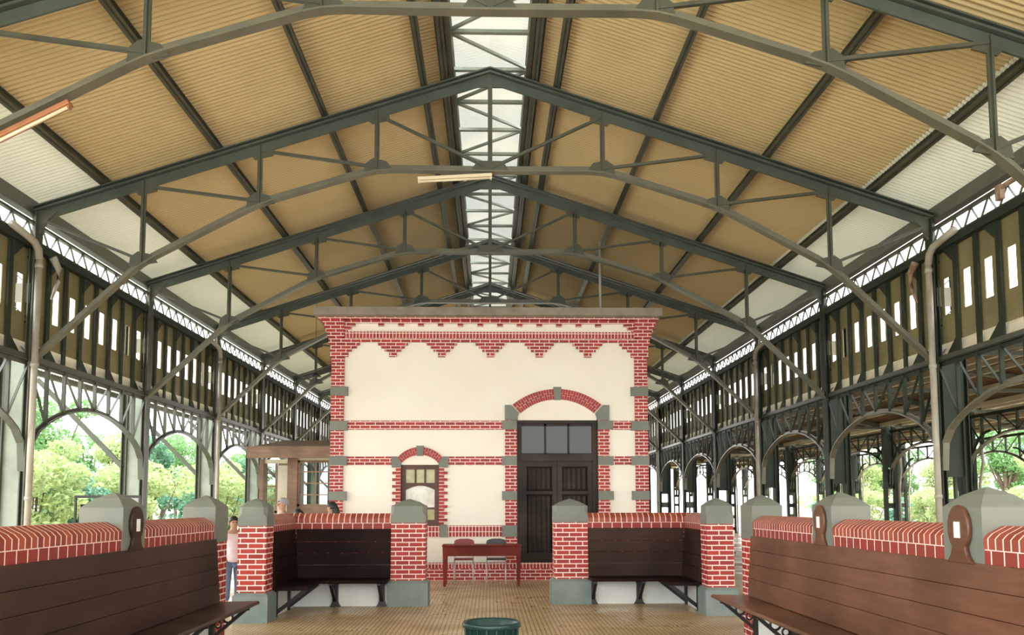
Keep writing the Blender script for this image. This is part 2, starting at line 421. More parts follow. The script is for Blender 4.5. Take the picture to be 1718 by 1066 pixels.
# ------------------------------------------------------------------ arched girders between columns
def arch_z(t, zs=2.45, rise=.68): return zs + rise*math.sqrt(max(0, 1-(2*t-1)**2*.985))**1.0
def make_girder(s, x=6.95, z_top=3.68, zs=2.42, rise=.70, mat='steel_shade', n=8, archmat=None):
    r = empty('arched_girder'); g = .12; Lh = S-2*g
    MB().box(s*x-.05, s*x+.05, g, S-g, z_top-.02, z_top).box(s*x-.01, s*x+.01, g, S-g, z_top-.08, z_top).build('top_chord', mat, r)
    b = MB(); N = 24; pts = []
    for i in range(N+1):
        t = i/N; pts.append(Vector((s*x, g+Lh*t, zs + rise*(math.sin(PI*t)**.62))))
    for a, c in zip(pts[:-1], pts[1:]): b.bar(a, c, .12, .022); b.bar(a+Vector((0,0,.03)), c+Vector((0,0,.03)), .02, .06)
    b.bar(pts[0], (s*x, g*.6, zs-.42), .1, .03, (0,1,0)); b.bar(pts[-1], (s*x, S-g*.6, zs-.42), .1, .03, (0,1,0))
    b.build('arch_chord', archmat or mat, r)
    def az(y): t = min(max((y-g)/Lh, 0), 1); return zs + rise*(math.sin(PI*t)**.62)
    for i in range(1, n):
        y = S*i/n; MB().box(s*x-.03, s*x+.03, y-.02, y+.02, az(y), z_top-.02).build('vertical_bar', mat, r)
    for i in range(n):
        y0, y1 = S*i/n, S*(i+1)/n
        a, c = ((y0+.02, z_top-.05), (y1-.02, az(y1)+.03)) if i < n/2 else ((y1-.02, z_top-.05), (y0+.02, az(y0)+.03))
        MB().bar((s*x, a[0], a[1]), (s*x, c[0], c[1]), .012, .04, (1,0,0)).build('diagonal_bar', mat, r)
    return r
for s, side in ((-1,'left'),(1,'right')):
    gp = make_girder(s, mat='steel_shade' if s>0 else 'steel', archmat='steelm' if s>0 else None)  # right girders take the darker copy, with shade painted in
    for k, y in enumerate(COLY[:-1]):
        c = gp if k == 0 else dup(gp); c.location = (0, y, 0)
        tag(c, 'arched lattice girder on the %s side, %s bay from the camera' % (side, ORD[k]), 'girder', 'arched girders on the '+side)

# ------------------------------------------------------------------ clerestory bays: posts, sheet with slots, brackets
def make_clere(s):
    r = empty('clerestory_screen')
    X = s*7.02; zb, zt = 3.96, 5.50; z0, z1 = 4.39, 4.96; n = 8; w = S/n
    b = MB()
    for i in range(n):                       # the sheet is left open as one narrow slot in each module
        y0 = i*w; a = y0+.215; c = a+.18; e0 = e1 = 0
        b.box(X, X+s*.015, y0+e0, a, zb, zt).box(X, X+s*.015, c, y0+w-e1, zb, zt).box(X, X+s*.015, a, c, zb, z0).box(X, X+s*.015, a, c, z1, zt)
    b.build('wall_sheet', 'sheetw', r)
    b = MB().prism([(s*7.0,3.75),(s*7.02,3.75),(s*7.16,4.06),(s*7.14,4.06)],1,0,S); b.build('sill_board','cream',r)
    MB().box(s*6.90, s*7.01, 0, S, 5.38, 5.50).build('head_beam','steel_shade',r)
    MB().box(s*6.92, s*7.0, 0, S, 3.69, 3.76).build('sill_beam','steel',r)
    for i in range(n):
        y = max(.16, i*w)
        MB().box(s*6.97, s*7.0, y-.05, y+.05, 3.72, 5.40).build('post','steel_shade',r)
    for i in range(1, n, 2):
        y = i*w
        MB().prism([(y, 5.39), (y+.30, 5.39), (y, 5.12)], 0, s*6.95, s*7.01).build('knee_bracket','steel_shade',r)
        MB().prism([(y, 3.77), (y+.36, 3.77), (y, 4.08)], 0, s*7.0, s*7.03).build('knee_bracket','steel_shade',r)
    return r
def make_lattice(s):
    r = empty('eaves_lattice')
    MB().box(s*6.91, s*6.98, 0, S, 5.76, 5.80).build('top_chord','steel',r)
    MB().box(s*6.91, s*6.98, 0, S, 5.505, 5.53).build('bottom_chord','steel',r)
    b = MB(); n = 10
    for i in range(n):
        y = S*i/n; w = S/n
        b.bar((s*6.945,y+.03,5.52),(s*6.945,y+w*.5,5.77),.012,.03,(1,0,0)).bar((s*6.945,y+w*.5,5.77),(s*6.945,y+w-.03,5.52),.012,.03,(1,0,0))
    b.build('zigzag_web','steel',r)
    return r
for s, side in ((-1,'left'),(1,'right')):
    a, l = make_clere(s), make_lattice(s)
    for k, y in enumerate(COLY[:-1]):
        c = a if k == 0 else dup(a); c.location = (0, y, 0)
        tag(c, 'slotted khaki clerestory screen behind dark posts, %s bay on the %s' % (ORD[k], side), 'wall screen', 'clerestory screens on the '+side)
        c = l if k == 0 else dup(l); c.location = (0, y, 0)
        tag(c, 'zigzag eaves lattice under the roof edge, %s bay on the %s' % (ORD[k], side), 'lattice beam', 'eaves lattices on the '+side)

# gutters outside
for s, side in ((-1,'left'),(1,'right')):
    pr = [(s*7.22,5.62),(s*7.24,5.48),(s*7.38,5.48),(s*7.42,5.62),(s*7.40,5.62),(s*7.365,5.5),(s*7.255,5.5),(s*7.24,5.62)]
    o = MB().prism(pr,1,YBACK,YEND).build('roof_gutter','pipe'); tag(o,'pale gutter outside the %s eaves lattice' % side,'gutter')

# downpipes
def pipe_at(x, y, s, lab):
    r = empty('downpipe', (x, y, 0))
    p = [(0, -.75, 5.50), (0, -.4, 5.46), (0, -.15, 5.42), (0, -.04, 5.34), (0, 0, 5.2)]
    MB().tube(p, .055, 12).build('elbow', 'pipe', r, smooth=True)
    MB().tube([(0,0,5.22),(0,0,.02)], .048, 12).build('pipe_run', 'pipe', r, smooth=True)
    for z in (5.1, 3.6, 1.6): MB().tube([(0,0,z-.03),(0,0,z+.03)], .058, 12).build('clamp', 'pipe', r, smooth=True)
    tag(r, lab, 'downpipe', 'cream downpipes')
pipe_at(-6.80, YT[1]-.12, -1, 'cream plastic downpipe on the nearest left column')
pipe_at(6.80, YT[1]-.12, 1, 'cream plastic downpipe on the nearest right column')
pipe_at(-6.80, YT[3]-.12, -1, 'cream downpipe on the left column before the kiosk')
pipe_at(6.80, YT[3]-.12, 1, 'cream downpipe on the third right column')
pipe_at(6.80, YT[6]-.12, 1, 'thin cream downpipe on a far right column')
for s, side in ((-1,'left'),(1,'right')):
    o = MB().tube([(s*6.82,0,5.35),(s*6.78,.1,5.2),(s*6.8,.14,5.0),(s*6.84,.05,4.7)],[.06,.05,.035,.02],8).build('bent_pipe_stub','pipe' if s < 0 else 'rust',loc=(0,YT[1]+.3,0),smooth=True)
    tag(o,('pale' if s < 0 else 'rusty')+' bent pipe stub behind the nearest %s column head' % side,'pipe')

# ------------------------------------------------------------------ outer canopies with braces
def brace(s, k):
    o = MB().bar((s*7.34,0,2.25),(s*9.1,0,4.02),.06,.09).build('canopy_brace','steel',loc=(0,YT[k],0)); return o
for k in range(0, 8):
    tag(brace(-1,k),'slanting canopy brace outside the left arches, %s bay' % ORD[k],'brace','canopy braces outside the left arches')
can = empty('outer_canopy',(-8.5,YBACK,3.8)); tag(can,'sloping canopy over the platform edge outside the left arches','canopy')
mb = corrugated(-9.9,-7.4,YBACK,YEND,lambda x: 3.72+(-7.4-x)*.34, nx=2); o = mb.build('canopy_sheet','sheetp',can); o.location = (8.5,-YBACK,-3.8)
b = MB()
for x in (-7.5,-8.7,-9.8): b.box(x-.04,x+.04,YBACK,YEND,3.60+(-7.4-x)*.34,3.69+(-7.4-x)*.34)
o = b.build('canopy_purlin','steel',can); o.location = (8.5,-YBACK,-3.8)

# ------------------------------------------------------------------ right aisles
def aisle(x0, x1, z0, zr, lab):
    r = empty('aisle_roof', ((x0+x1)/2, 0, z0)); tag(r, lab, 'roof'); m = (x0+x1)/2
    for a, c in ((x0, m), (m, x1)):
        zf = (lambda x: zr-(zr-z0)*abs(x-m)/(m-x0))
        o = corrugated(a, c, 0, YEND, zf, pitch=.2, amp=.015, per=4).build('roof_slope','sheetd',r); o.location = (-m,0,-z0)
    b = MB()
    for f in (.12,.5,.88):
        for sg in (-1,1):
            x = m+sg*f*(m-x0); z = zr-(zr-z0)*f-.09; b.box(x-.04,x+.04,0,YEND,z-.06,z+.06)
    o = b.build('roof_batten','cream',r); o.location = (-m,0,-z0)
    b = MB()
    for y in YT: b.bar((x0,y,z0-.1),(m,y,zr-.1),.09,.12).bar((m,y,zr-.1),(x1,y,z0-.1),.09,.12).bar((x0,y,z0-.12),(x1,y,z0-.12),.05,.07)
    o = b.build('roof_rafter','steel',r); o.location = (-m,0,-z0)
aisle(7.45, 12.35, 3.95, 4.35, 'low brown boarded aisle roof seen through the nearest right arches')
aisle(12.45, 17.0, 4.0, 4.4, 'low brown boarded roof over the outermost right aisle')
def make_aisle_column(x):
    r = empty('aisle_column')
    for d in (-.15, .15): MB().box(d-.045, d+.045, -.07, .07, 0, 4.0).build('leg_channel','steel_shade',r)
    b = MB()
    for z in (.15,.75,1.35,1.95,2.4): b.box(-.12,.12,-.02,.0,z,z+.16)
    b.box(-.12,.12,-.02,0,2.6,3.9); b.build('batten_plate','steel_shade',r)
    for d in (-1,1):
        pts = [(0,d*(.08+.95*(1-math.cos(t))),2.05+1.25*math.sin(t)) for t in [PI/2*i/8 for i in range(9)]]
        MB().tube(pts,.035,8).build('curved_brace','steel_shade',r,smooth=True)
    MB().tube([(.24,-.1,0),(.24,-.1,2.0),(.1,-.5,2.5),(.05,-.55,3.6)],.035,8).build('drain_pipe','pipe',r,smooth=True)
    for o in r.children: o['_']=0; del o['_']
    return r
ap = make_aisle_column(0); first = True
for x, row in ((12.4,'middle'),(17.0,'outer')):
    for k in range(1, NT):
        c = ap if first else dup(ap); first = False
        c.location = (x, YT[k]+.2, 0)
        tag(c, 'dark aisle column with curved braces, %s in the %s right row' % (ORD[k-1], row), 'column', 'aisle columns in the %s row' % row)
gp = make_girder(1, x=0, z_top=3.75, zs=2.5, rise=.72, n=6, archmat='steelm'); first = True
for x, row in ((12.4,'middle'),(17.0,'outer')):
    for k in range(1, NT-1):
        c = gp if first else dup(gp); first = False
        c.location = (x, YT[k]+.2, 0)
        tag(c, 'arched lattice girder between the %s right row columns, %s bay' % (row, ORD[k-1]), 'girder', 'arched girders of the %s right row' % row)

# ------------------------------------------------------------------ station building
BY = 16.75
B = empty('station_building', (0, BY, 0)); tag(B, 'square white plastered station office with red brick trim and grey cornice', 'building')
def bp(mb, name, mat, par=None, **k): return mb.build(name, mat, par or B, **k)
# plaster front with door and window openings; local y=0 is the front plane
DX0, DX1, DZ0, DZ1 = .54, 2.17, .33, 3.19
WX0, WX1, WZ0, WZ1 = -1.78, -1.02, 1.11, 2.29
b = MB()
b.box(-3.12,WX0,0,.3,.3,5.25).box(WX0,WX1,0,.3,.3,WZ0).box(WX0,WX1,0,.3,WZ1,5.25).box(WX1,DX0,0,.3,.3,5.25).box(DX0,DX1,0,.3,DZ1,5.25).box(DX1,3.12,0,.3,.3,5.25)
bp(b,'front_wall','plaster')
for s in (-1,1): bp(MB().box(s*3.12,s*2.82,.3,7.5,0,5.25),'side_wall','plaster')
bp(MB().box(-3.12,3.12,7.5,7.8,0,5.25),'rear_wall','plaster')
bp(MB().box(-2.82,2.82,.3,7.5,5.0,5.1),'inner_ceiling','cream')
bp(MB().box(-3.52,3.47,-.30,8.1,5.27,5.44).box(-3.48,3.43,-.26,8.06,5.25,5.27),'cornice','cornice',bevel=.015)
bp(MB().box(-3.44,3.40,-.22,0,5.21,5.25),'cornice_moulding','brick')
# brick corner piers, flaring in stepped courses under the cornice
for s in (-1,1):
    b = MB().box(s*2.93,s*3.19,-.05,.35,.3,4.45)
    for i,(z0,z1) in enumerate([(4.45,4.72),(4.72,4.86),(4.86,4.97),(4.97,5.04),(5.04,5.11),(5.11,5.175),(5.175,5.21)]):
        b.box(s*(2.93),s*(3.22+.028*i),-.06-.02*i,.4,z0,z1)
    bp(b,'corner_pier','brick')
    for z0,z1 in ((3.68,3.86),(2.98,3.17),(2.28,2.46),(1.58,1.76),(.85,1.08)):
        bp(MB().box(s*2.85,s*3.20,-.075,.35,z0,z1),'quoin_block','stone')
# frieze: header course with dentils, soldier course, stepped arcade
b = MB().box(-3.1,3.1,-.10,0,5.155,5.21)
for i in range(12):
    x = -2.2 + .4*i
    if -2.7 < x < 2.7: b.box(x-.055,x+.055,-.085,0,5.09,5.155)
for s in (-1,1): b.box(s*3.1,s*2.72,-.085,0,5.09,5.155).box(s*3.1,s*2.80,-.08,0,5.03,5.09).box(s*3.1,s*2.88,-.075,0,4.98,5.03)
bp(b,'dentil_course','brick')
bp(MB().box(-3.0,3.0,-.08,0,4.845,4.98),'soldier_course','soldier')
b = MB().box(-2.93,2.93,-.07,0,4.775,4.845)
for i in range(-2,3):
    x = .985*i + .01
    for w, z0, z1 in ((.30,4.71,4.775),(.235,4.645,4.71),(.165,4.58,4.645),(.075,4.47,4.58)): b.box(x-w,x+w,-.07,0,z0,z1)
for s in (-1,1):
    for w, z0, z1 in ((.56,4.71,4.775),(.50,4.645,4.71),(.40,4.58,4.645),(.33,4.47,4.58)): b.box(s*(2.93+.26),s*(2.93+.26-w),-.07,0,z0,z1)
bp(b,'stepped_arcade','brick')
# belts
for nm,(x0,x1,z0,z1,m) in {'a':(-2.86,.26,2.995,3.175,'brick'),'b':(2.45,2.86,2.995,3.175,'brick'),'c':(-2.86,-1.97,2.29,2.455,'brick'),'d':(-.83,.26,2.29,2.455,'brick'),'e':(2.45,2.86,2.29,2.455,'brick'),
        'f':(-2.93,-1.0,.85,1.08,'soldier'),'g':(-.84,.27,.85,1.08,'soldier')}.items():
    bp(MB().box(x0,x1,-.035,0,z0,z1),'brick_band',m)
bp(MB().box(-3.22,3.22,-.06,0,.0,.345),'brick_plinth','brick')
bp(MB().box(-3.22,3.22,-.065,0,.235,.345),'plinth_soldier_course','soldier')
# door surround
for x0,x1 in ((.30,.54),(2.17,2.41)):
    bp(MB().box(x0,x1,-.04,.12,.345,3.19),'door_jamb_bricks','brick')
    e0, e1 = (x0-.06,x1+.0) if x0<1 else (x0,x1+.07)
    for z0,z1 in ((3.0,3.18),(2.28,2.46),(1.58,1.76),(.85,1.08)): bp(MB().box(e0,e1,-.06,.12,z0,z1),'quoin_block','stone')
# door arch
acx, hw = 1.355, 1.03
def arch_ring(cx, xo, zo, xi, zi, zc_out, zc_in, n, mat, name, y0=-.045, y1=.0, gap=None):
    """ring of wedge bricks between outer arc (ends xo,zo; crown zc_out) and inner arc"""
    def circ(hx, ze, zc):
        h = zc-ze; R = (hx*hx+h*h)/(2*h); return R, zc-R, math.asin(hx/R)
    Ro, co, ao = circ(xo, zo, zc_out); Ri, ci, ai = circ(xi, zi, zc_in)
    for half in (-1, 1):
        b = MB(); bm_ = MB()
        for i in range(n):
            f0, f1 = -1+2*i/n, -1+2*(i+1)/n
            if (f0+f1)*half < 0 or (gap and abs((f0+f1)/2) < gap): continue
            d = .11/n
            for (g0, g1, tgt, yy) in ((f0+d, f1-d, b, y0), (f0, f1, bm_, y0+.008)):
                P = [(cx+Ro*math.sin(ao*g0), co+Ro*math.cos(ao*g0)), (cx+Ro*math.sin(ao*g1), co+Ro*math.cos(ao*g1)),
                     (cx+Ri*math.sin(ai*g1), ci+Ri*math.cos(ai*g1)), (cx+Ri*math.sin(ai*g0), ci+Ri*math.cos(ai*g0))]
                if tgt is b:                # split each wedge once, at alternating heights
                    t = .62 if i % 2 else .38; e = .022
                    def lp(a, c, t): return (a[0]+(c[0]-a[0])*t, a[1]+(c[1]-a[1])*t)
                    tgt.prism([P[0],P[1],lp(P[1],P[2],t-e),lp(P[0],P[3],t-e)],1,yy,y1)
                    tgt.prism([lp(P[0],P[3],t+e),lp(P[1],P[2],t+e),P[2],P[3]],1,yy,y1)
                else: tgt.prism(P,1,yy,y1)
        a = bp(b, name, mat); bp(bm_, 'arch_mortar', MORTM, a)
MORTM = simple('white mortar', MORT, None, rough=.8)
REDM = simple('painted red brick', RED1, RED2, 9, .55)
arch_ring(acx, .90, 3.50, .74, 3.33, 3.82, 3.61, 34, REDM, 'door_arch', gap=.085)
bp(MB().prism([(acx-.075,3.86),(acx+.085,3.86),(acx+.07,3.60),(acx-.06,3.60)],1,-.065,0),'keystone','stone')
for s in (-1,1):
    X = lambda d: acx+s*d
    bp(MB().prism([(X(1.055),3.19),(X(1.055),3.495),(X(.93),3.495),(X(.77),3.33),(X(.80),3.25),(X(.80),3.19)],1,-.06,0),'arch_springer','stone')
# window surround
for s, x in ((-1,WX0),(1,WX1)):
    b = MB(); z = 1.09; i = 0
    while z < 2.25:
        b.box(x, x+s*(.17 if i%2 else .10), -.04, .1, z+.005, z+.058); z += .067; i += 1
    bb = bp(b,'window_jamb_bricks',REDM)
    bp(MB().box(x, x+s*.09,-.033,.1,1.09,2.26),'jamb_mortar',MORTM,bb)
wc = -1.40
arch_ring(wc, .46, 2.42, .36, 2.33, 2.645, 2.49, 18, REDM, 'window_arch', gap=.15)
bp(MB().prism([(wc-.075,2.67),(wc+.075,2.67),(wc+.06,2.47),(wc-.06,2.47)],1,-.065,0),'keystone','stone')
for s in (-1,1):
    X = lambda d: wc+s*d
    bp(MB().prism([(X(.56),2.24),(X(.56),2.455),(X(.46),2.455),(X(.37),2.34),(X(.38),2.24)],1,-.06,0),'springer','stone')
bp(MB().box(-1.0,-.86,-.06,0,.85,1.10),'quoin_block','stone'); bp(MB().box(-1.94,-1.80,-.06,0,.85,1.10),'quoin_block','stone')
bp(MB().box(WX0-.02,WX1+.02,-.09,.1,1.08,1.115),'window_sill','winw')
# window
w = bp(MB().box(WX0,WX0+.09,.06,.14,WZ0,WZ1).box(WX1-.09,WX1,.06,.14,WZ0,WZ1).box(WX0+.09,WX1-.09,.06,.14,WZ1-.09,WZ1).box(WX0+.09,WX1-.09,.06,.14,WZ0,WZ0+.08),'window_frame','winw')
ix0, ix1 = WX0+.09, WX1-.09
b = MB().box(ix0,ix1,.07,.12,1.88,1.93)
for f in (1/3,2/3): x = ix0+(ix1-ix0)*f; b.box(x-.018,x+.018,.07,.12,1.93,2.20)
for f in (1/3,2/3): x = ix0+(ix1-ix0)*f; b.box(x-.012,x+.012,.07,.12,1.19,1.42)
b.box(ix0,ix1,.07,.12,1.40,1.44)
n = 12; pts = [(ix0,1.88),(ix0,1.80)]
for i in range(n+1): t = i/n; pts.append((ix0+(ix1-ix0)*t, 1.79+.085*math.sin(PI*t)))
pts += [(ix1,1.80),(ix1,1.88)]
b.prism(pts,1,.07,.12); bp(b,'glazing_bars','winw',w)
bp(MB().box(ix0,ix1,.10,.106,1.93,2.20),'upper_pane','panel_y',w)
bp(MB().box(ix0,ix1,.10,.106,1.44,1.88),'middle_pane','bright',w)
bp(MB().box(ix0,ix1,.10,.106,1.19,1.40),'lower_pane','panel_y',w)
# door
d = bp(MB().box(DX0,DX0+.10,.05,.2,DZ0,DZ1).box(DX1-.10,DX1,.05,.2,DZ0,DZ1).box(DX0+.10,DX1-.10,.05,.2,DZ1-.06,DZ1).box(DX0+.10,DX1-.10,.03,.2,2.36,2.50),'door_frame','doorw')
tx0, tx1 = DX0+.10, DX1-.10
b = MB()
for f in (.335,.665): x = tx0+(tx1-tx0)*f; b.box(x-.02,x+.02,.10,.15,2.50,3.13)
b.box(tx0,tx1,.10,.15,3.08,3.13).box(tx0,tx1,.10,.15,2.50,2.53); bp(b,'transom_bars','doorw',d)
bp(MB().box(tx0,tx1,.12,.126,2.53,3.08),'transom_pane','glassr',d)
for i in range(2):
    a, c = (tx0, (tx0+tx1)/2-.004) if i == 0 else ((tx0+tx1)/2+.004, tx1)
    lf = bp(MB().box(a,a+.10,.09,.15,DZ0,2.36).box(c-.10,c,.09,.15,DZ0,2.36).box(a+.10,c-.10,.09,.15,2.24,2.36).box(a+.10,c-.10,.09,.15,1.68,1.78).box(a+.10,c-.10,.09,.15,DZ0,.52),'door_leaf','doorw')
    for z0,z1 in ((1.78,2.24),(.52,1.68)):
        b = MB(); n = 5; w_ = (c-a-.2)/n
        for k in range(n):
            xx = a+.10+w_*k; b.prism([(xx,.14),(xx+w_*.5,.105),(xx+w_,.14)],2,z0,z1)
        bp(b,'reeded_panel','doorw',lf)
    for z0 in (1.66,1.76,2.22): bp(MB().box(a+.09,c-.09,.075,.1,z0,z0+.04),'panel_moulding','woodd',lf)
bp(MB().tube([(1.345,.08,1.45),(1.30,.06,1.45),(1.26,.08,1.45)],.012,8),'door_handle','iron')
# things one sees through the transom: a dark cabinet top
cab = MB().box(-.7,.7,-.25,.25,0,3.0).box(-.75,.75,-.3,.3,3.0,3.06).build('dark_cabinet','doorw',loc=(1.3,BY+6.2,0)); tag(cab,'tall dark cabinet inside the office, seen through the door transom','cabinet')

vp = MB().tube([(0,0,5.44),(0,0,7.35)],.028,10).tube([(0,0,5.44),(0,0,5.50)],.07,10).build('vent_pipe','pipe',loc=(2.45,18.2,0),smooth=True); tag(vp,'thin pale vertical pipe rising from the office roof','pipe')
# ------------------------------------------------------------------ low brick walls, pillars, benches
def pillar_cap(cx, cy, w, d, z0=1.226, ze=1.47, za=1.58, ch=.05, shoulder=True):
    """square cap, chamfered corners above the shoulder, low pyramid on top"""
    def ring(hx, hy, c, z): return [(cx+x, cy+y, z) for x, y in ((-hx+c,-hy),(hx-c,-hy),(hx,-hy+c),(hx,hy-c),(hx-c,hy),(-hx+c,hy),(-hx,hy-c),(-hx,-hy+c))]
    hx, hy = w/2, d/2
    rs = [ring(hx,hy,.001,z0)]
    if shoulder: rs += [ring(hx,hy,.001,z0+.10), ring(hx,hy,ch,z0+.16), ring(hx,hy,ch,ze)]
    else: rs += [ring(hx,hy,.001,ze)]
    rs += [ring(hx*.97,hy*.97,ch if shoulder else .001,ze+.008), ring(hx*.55,hy*.55,.02 if shoulder else .001,ze+(za-ze)*.62), ring(hx*.06,hy*.06,.001,za)]
    b = MB(); vs = [v for r in rs for v in r]; fs = []
    for i in range(len(rs)-1):
        for k in range(8): fs.append((i*8+k, i*8+(k+1)%8, (i+1)*8+(k+1)%8, (i+1)*8+k))
    fs += [tuple(range(7,-1,-1)), tuple(range((len(rs)-1)*8, len(rs)*8))]
    return b.add(vs, fs)
def free_pillar(cx, cy, w, d, lab):
    r = empty('brick_pillar', (cx, cy, 0)); tag(r, lab, 'pillar', 'brick pillars with grey caps')
    MB().box(-w/2,w/2,-d/2,d/2,.36,1.226).build('shaft','brick',r)
    hb, db = w/2+.045, d/2+.045
    MB().box(-hb,hb,-db,db,0,.34).add([(-hb,-db,.34),(hb,-db,.34),(hb,db,.34),(-hb,db,.34),(-w/2-.005,-d/2-.005,.375),(w/2+.005,-d/2-.005,.375),(w/2+.005,d/2+.005,.375),(-w/2-.005,d/2+.005,.375)],
        [(0,1,5,4),(1,2,6,5),(2,3,7,6),(3,0,4,7),(4,5,6,7)]).build('plinth_block','stoneb',r)
    pillar_cap(0,0,w+.01,d+.01).build('cap','stone',r)
    return r
free_pillar(-3.05, 11.04, .36, .36, 'brick pillar with grey cap and blue base beside the gap on the left')
free_pillar(-1.215, 12.70, .51, .36, 'wide brick pillar with grey cap just left of the wooden table')
free_pillar(1.225, 12.86, .51, .36, 'wide brick pillar with grey cap standing before the double door')
free_pillar(3.12, 11.48, .36, .36, 'brick pillar with grey cap between the two right benches')

def coping_profile(x0, x1, zm=1.226, zt=1.365):
    """(u,z) across the wall"""
    w = x1-x0
    return [(x0,zm),(x0,zm+.065),(x0+.03,zm+.095),(x0+w*.36,zt),(x1-w*.36,zt),(x1-.03,zm+.095),(x1,zm+.065),(x1,zm)]
def low_wall(axis, u0, u1, a0, a1, lab, parent_plain=True):
    """wall running along `axis` from a0 to a1, thickness u0..u1 across"""
    m = 'y' if axis == 1 else 'x'
    r = empty('low_brick_wall', ((u0+u1)/2, a0, 0) if axis == 1 else (a0, (u0+u1)/2, 0)); tag(r, lab, 'low wall', 'low brick walls')
    ox, oy = (-(u0+u1)/2, -a0) if axis == 1 else (-a0, -(u0+u1)/2)
    def put(mb, nm, mt):
        o = mb.build(nm, mt, r); o.location = (ox, oy, 0); return o
    bx = (lambda z0,z1,e=0: MB().box(u0-e,u1+e,a0,a1,z0,z1)) if axis == 1 else (lambda z0,z1,e=0: MB().box(a0,a1,u0-e,u1+e,z0,z1))
    put(bx(0,.44,.012),'whitewashed_foot','whitew')
    put(bx(.44,1.10),'wall_body','brick')
    put(bx(1.10,1.226,.008),'header_course','face'+m)
    pr = coping_profile(u0-.012,u1+.012)
    put(MB().prism(pr,1,a0,a1) if axis == 1 else MB().prism(pr,0,a0,a1),'brick_coping','edge'+m)
    return r
def wall_pier(x, y, side, lab):
    """broad plain cap block on the long side walls, with the pier under it"""
    r = empty('wall_pier', (x, y, 0)); tag(r, lab, 'pier', 'grey capped piers on the bench walls')
    MB().box(-.165,.165,-.215,.215,.0,1.10).build('shaft','brick',r)
    pillar_cap(0,0,.345,.43,z0=1.10,ze=1.475,za=1.60,shoulder=False).build('cap','stone',r)
    return r
def crest():
    """oval head board that rises from the bench back (local: centre y=0, front x=0)"""
    pts = []
    for i in range(25):
        t = -PI*.36 + (2*PI*.86)*i/24
        pts.append((.118*math.cos(t), 1.345+.145*math.sin(t)))
    R_ = [( .15,1.13),(.125,1.145),(.09,1.18)] ; L_ = [(-.09,1.18),(-.125,1.145),(-.15,1.13)]
    pts = R_ + [p for p in pts if p[1] > 1.225] + L_
    # order counter-clockwise from right foot over the top to left foot
    top = sorted([p for p in pts if p[1] > 1.225], key=lambda p: math.atan2(p[1]-1.345, p[0]) if math.atan2(p[1]-1.345,p[0]) > -PI/2 else math.atan2(p[1]-1.345,p[0])+2*PI)
    return R_ + top + L_
def long_bench(s, xf, y0, y1, piers, wood, lab, walllab, sidew):
    """bench along the hall: s=-1 left wall (faces +x), s=+1 right wall (faces -x). xf = face plane of the wall"""
    low = low_wall(1, min(xf, xf+s*.30), max(xf, xf+s*.30), y0, y1, walllab)
    r = empty('wooden_bench', (xf, y0, 0)); tag(r, lab, 'bench', 'long varnished benches')
    f = -s                                   # towards the hall
    zb = [.475,.67,.83,.985,1.14]
    ya, yb = 0, piers[-1]-.215-y0+.02
    for i in range(4):
        o0 = .080 - .012*i; o1 = o0-.012
        P = [(f*(o0+.0),zb[i]+.0015),(f*(o1),zb[i+1]-.0015),(f*(o1-.028),zb[i+1]-.0015),(f*(o0-.028),zb[i]+.0015)]
        MB().prism(P,1,ya,yb).build('back_board',wood,r,bevel=.003)
    MB().prism([(f*.03,.44),(f*.455,.44),(f*.47,.455),(f*.455,.478),(f*.03,.470)],1,ya,yb+.12).build('seat_board',wood,r,bevel=.006)
    cr = crest()
    for py in piers[:-1] if True else piers:
        c = MB().prism([(p[0]+py-y0,p[1]) for p in cr],0,f*.022,f*.048).build('crest_board',wood,r,bevel=.008)
        MB().box(f*.049,f*.053,py-y0-.032,py-y0+.032,1.285,1.385).build('number_plate','label',c)
    n = max(2, int((yb-ya)/1.0)); ys = [ya+.25+(yb-ya-.35)*i/(n-1) for i in range(n)]
    for yy in ys:
        b = MB().box(f*.012,f*.055,yy-.03,yy+.03,.02,.46).bar((f*.04,yy,.12),(f*.40,yy,.43),.04,.035).bar((f*.03,yy,.42),(f*.42,yy,.42),.04,.03)
        b.tube([(f*(.20+.05*math.cos(t)),yy,.33+.05*math.sin(t)) for t in [2*PI*i/12 for i in range(13)]],.012,6)
        b.tube([(f*(.10+.035*math.cos(t)),yy,.26+.035*math.sin(t)) for t in [2*PI*i/12 for i in range(13)]],.010,6)
        b.build('seat_bracket','iron',r)
    return r
XL, XR = -2.92, 2.96
long_bench(-1, XL, 2.2, 8.96, [2.5,4.71,6.93,9.16],'woodr_shade','long brown plank bench running along the left wall','low brick wall behind the long left bench','left')
for y, l in ((4.71,'grey pyramid-topped pier at the left frame edge'),(6.93,'grey pyramid-topped pier behind the oval crest, left wall'),(9.16,'grey pyramid-topped pier ending the long left wall')):
    wall_pier(XL-.155, y, -1, l)
long_bench(1, XR, 2.2, 9.36, [2.95,5.16,7.37,9.56],'woodr','long brown plank bench running along the right wall','low brick wall behind the long right bench','right')
for y, l in ((5.16,'largest grey pyramid-topped pier on the right wall'),(7.37,'grey pyramid-topped pier in the middle of the right wall'),(9.56,'grey pyramid-topped pier ending the long right wall')):
    wall_pier(XR+.155, y, 1, l)

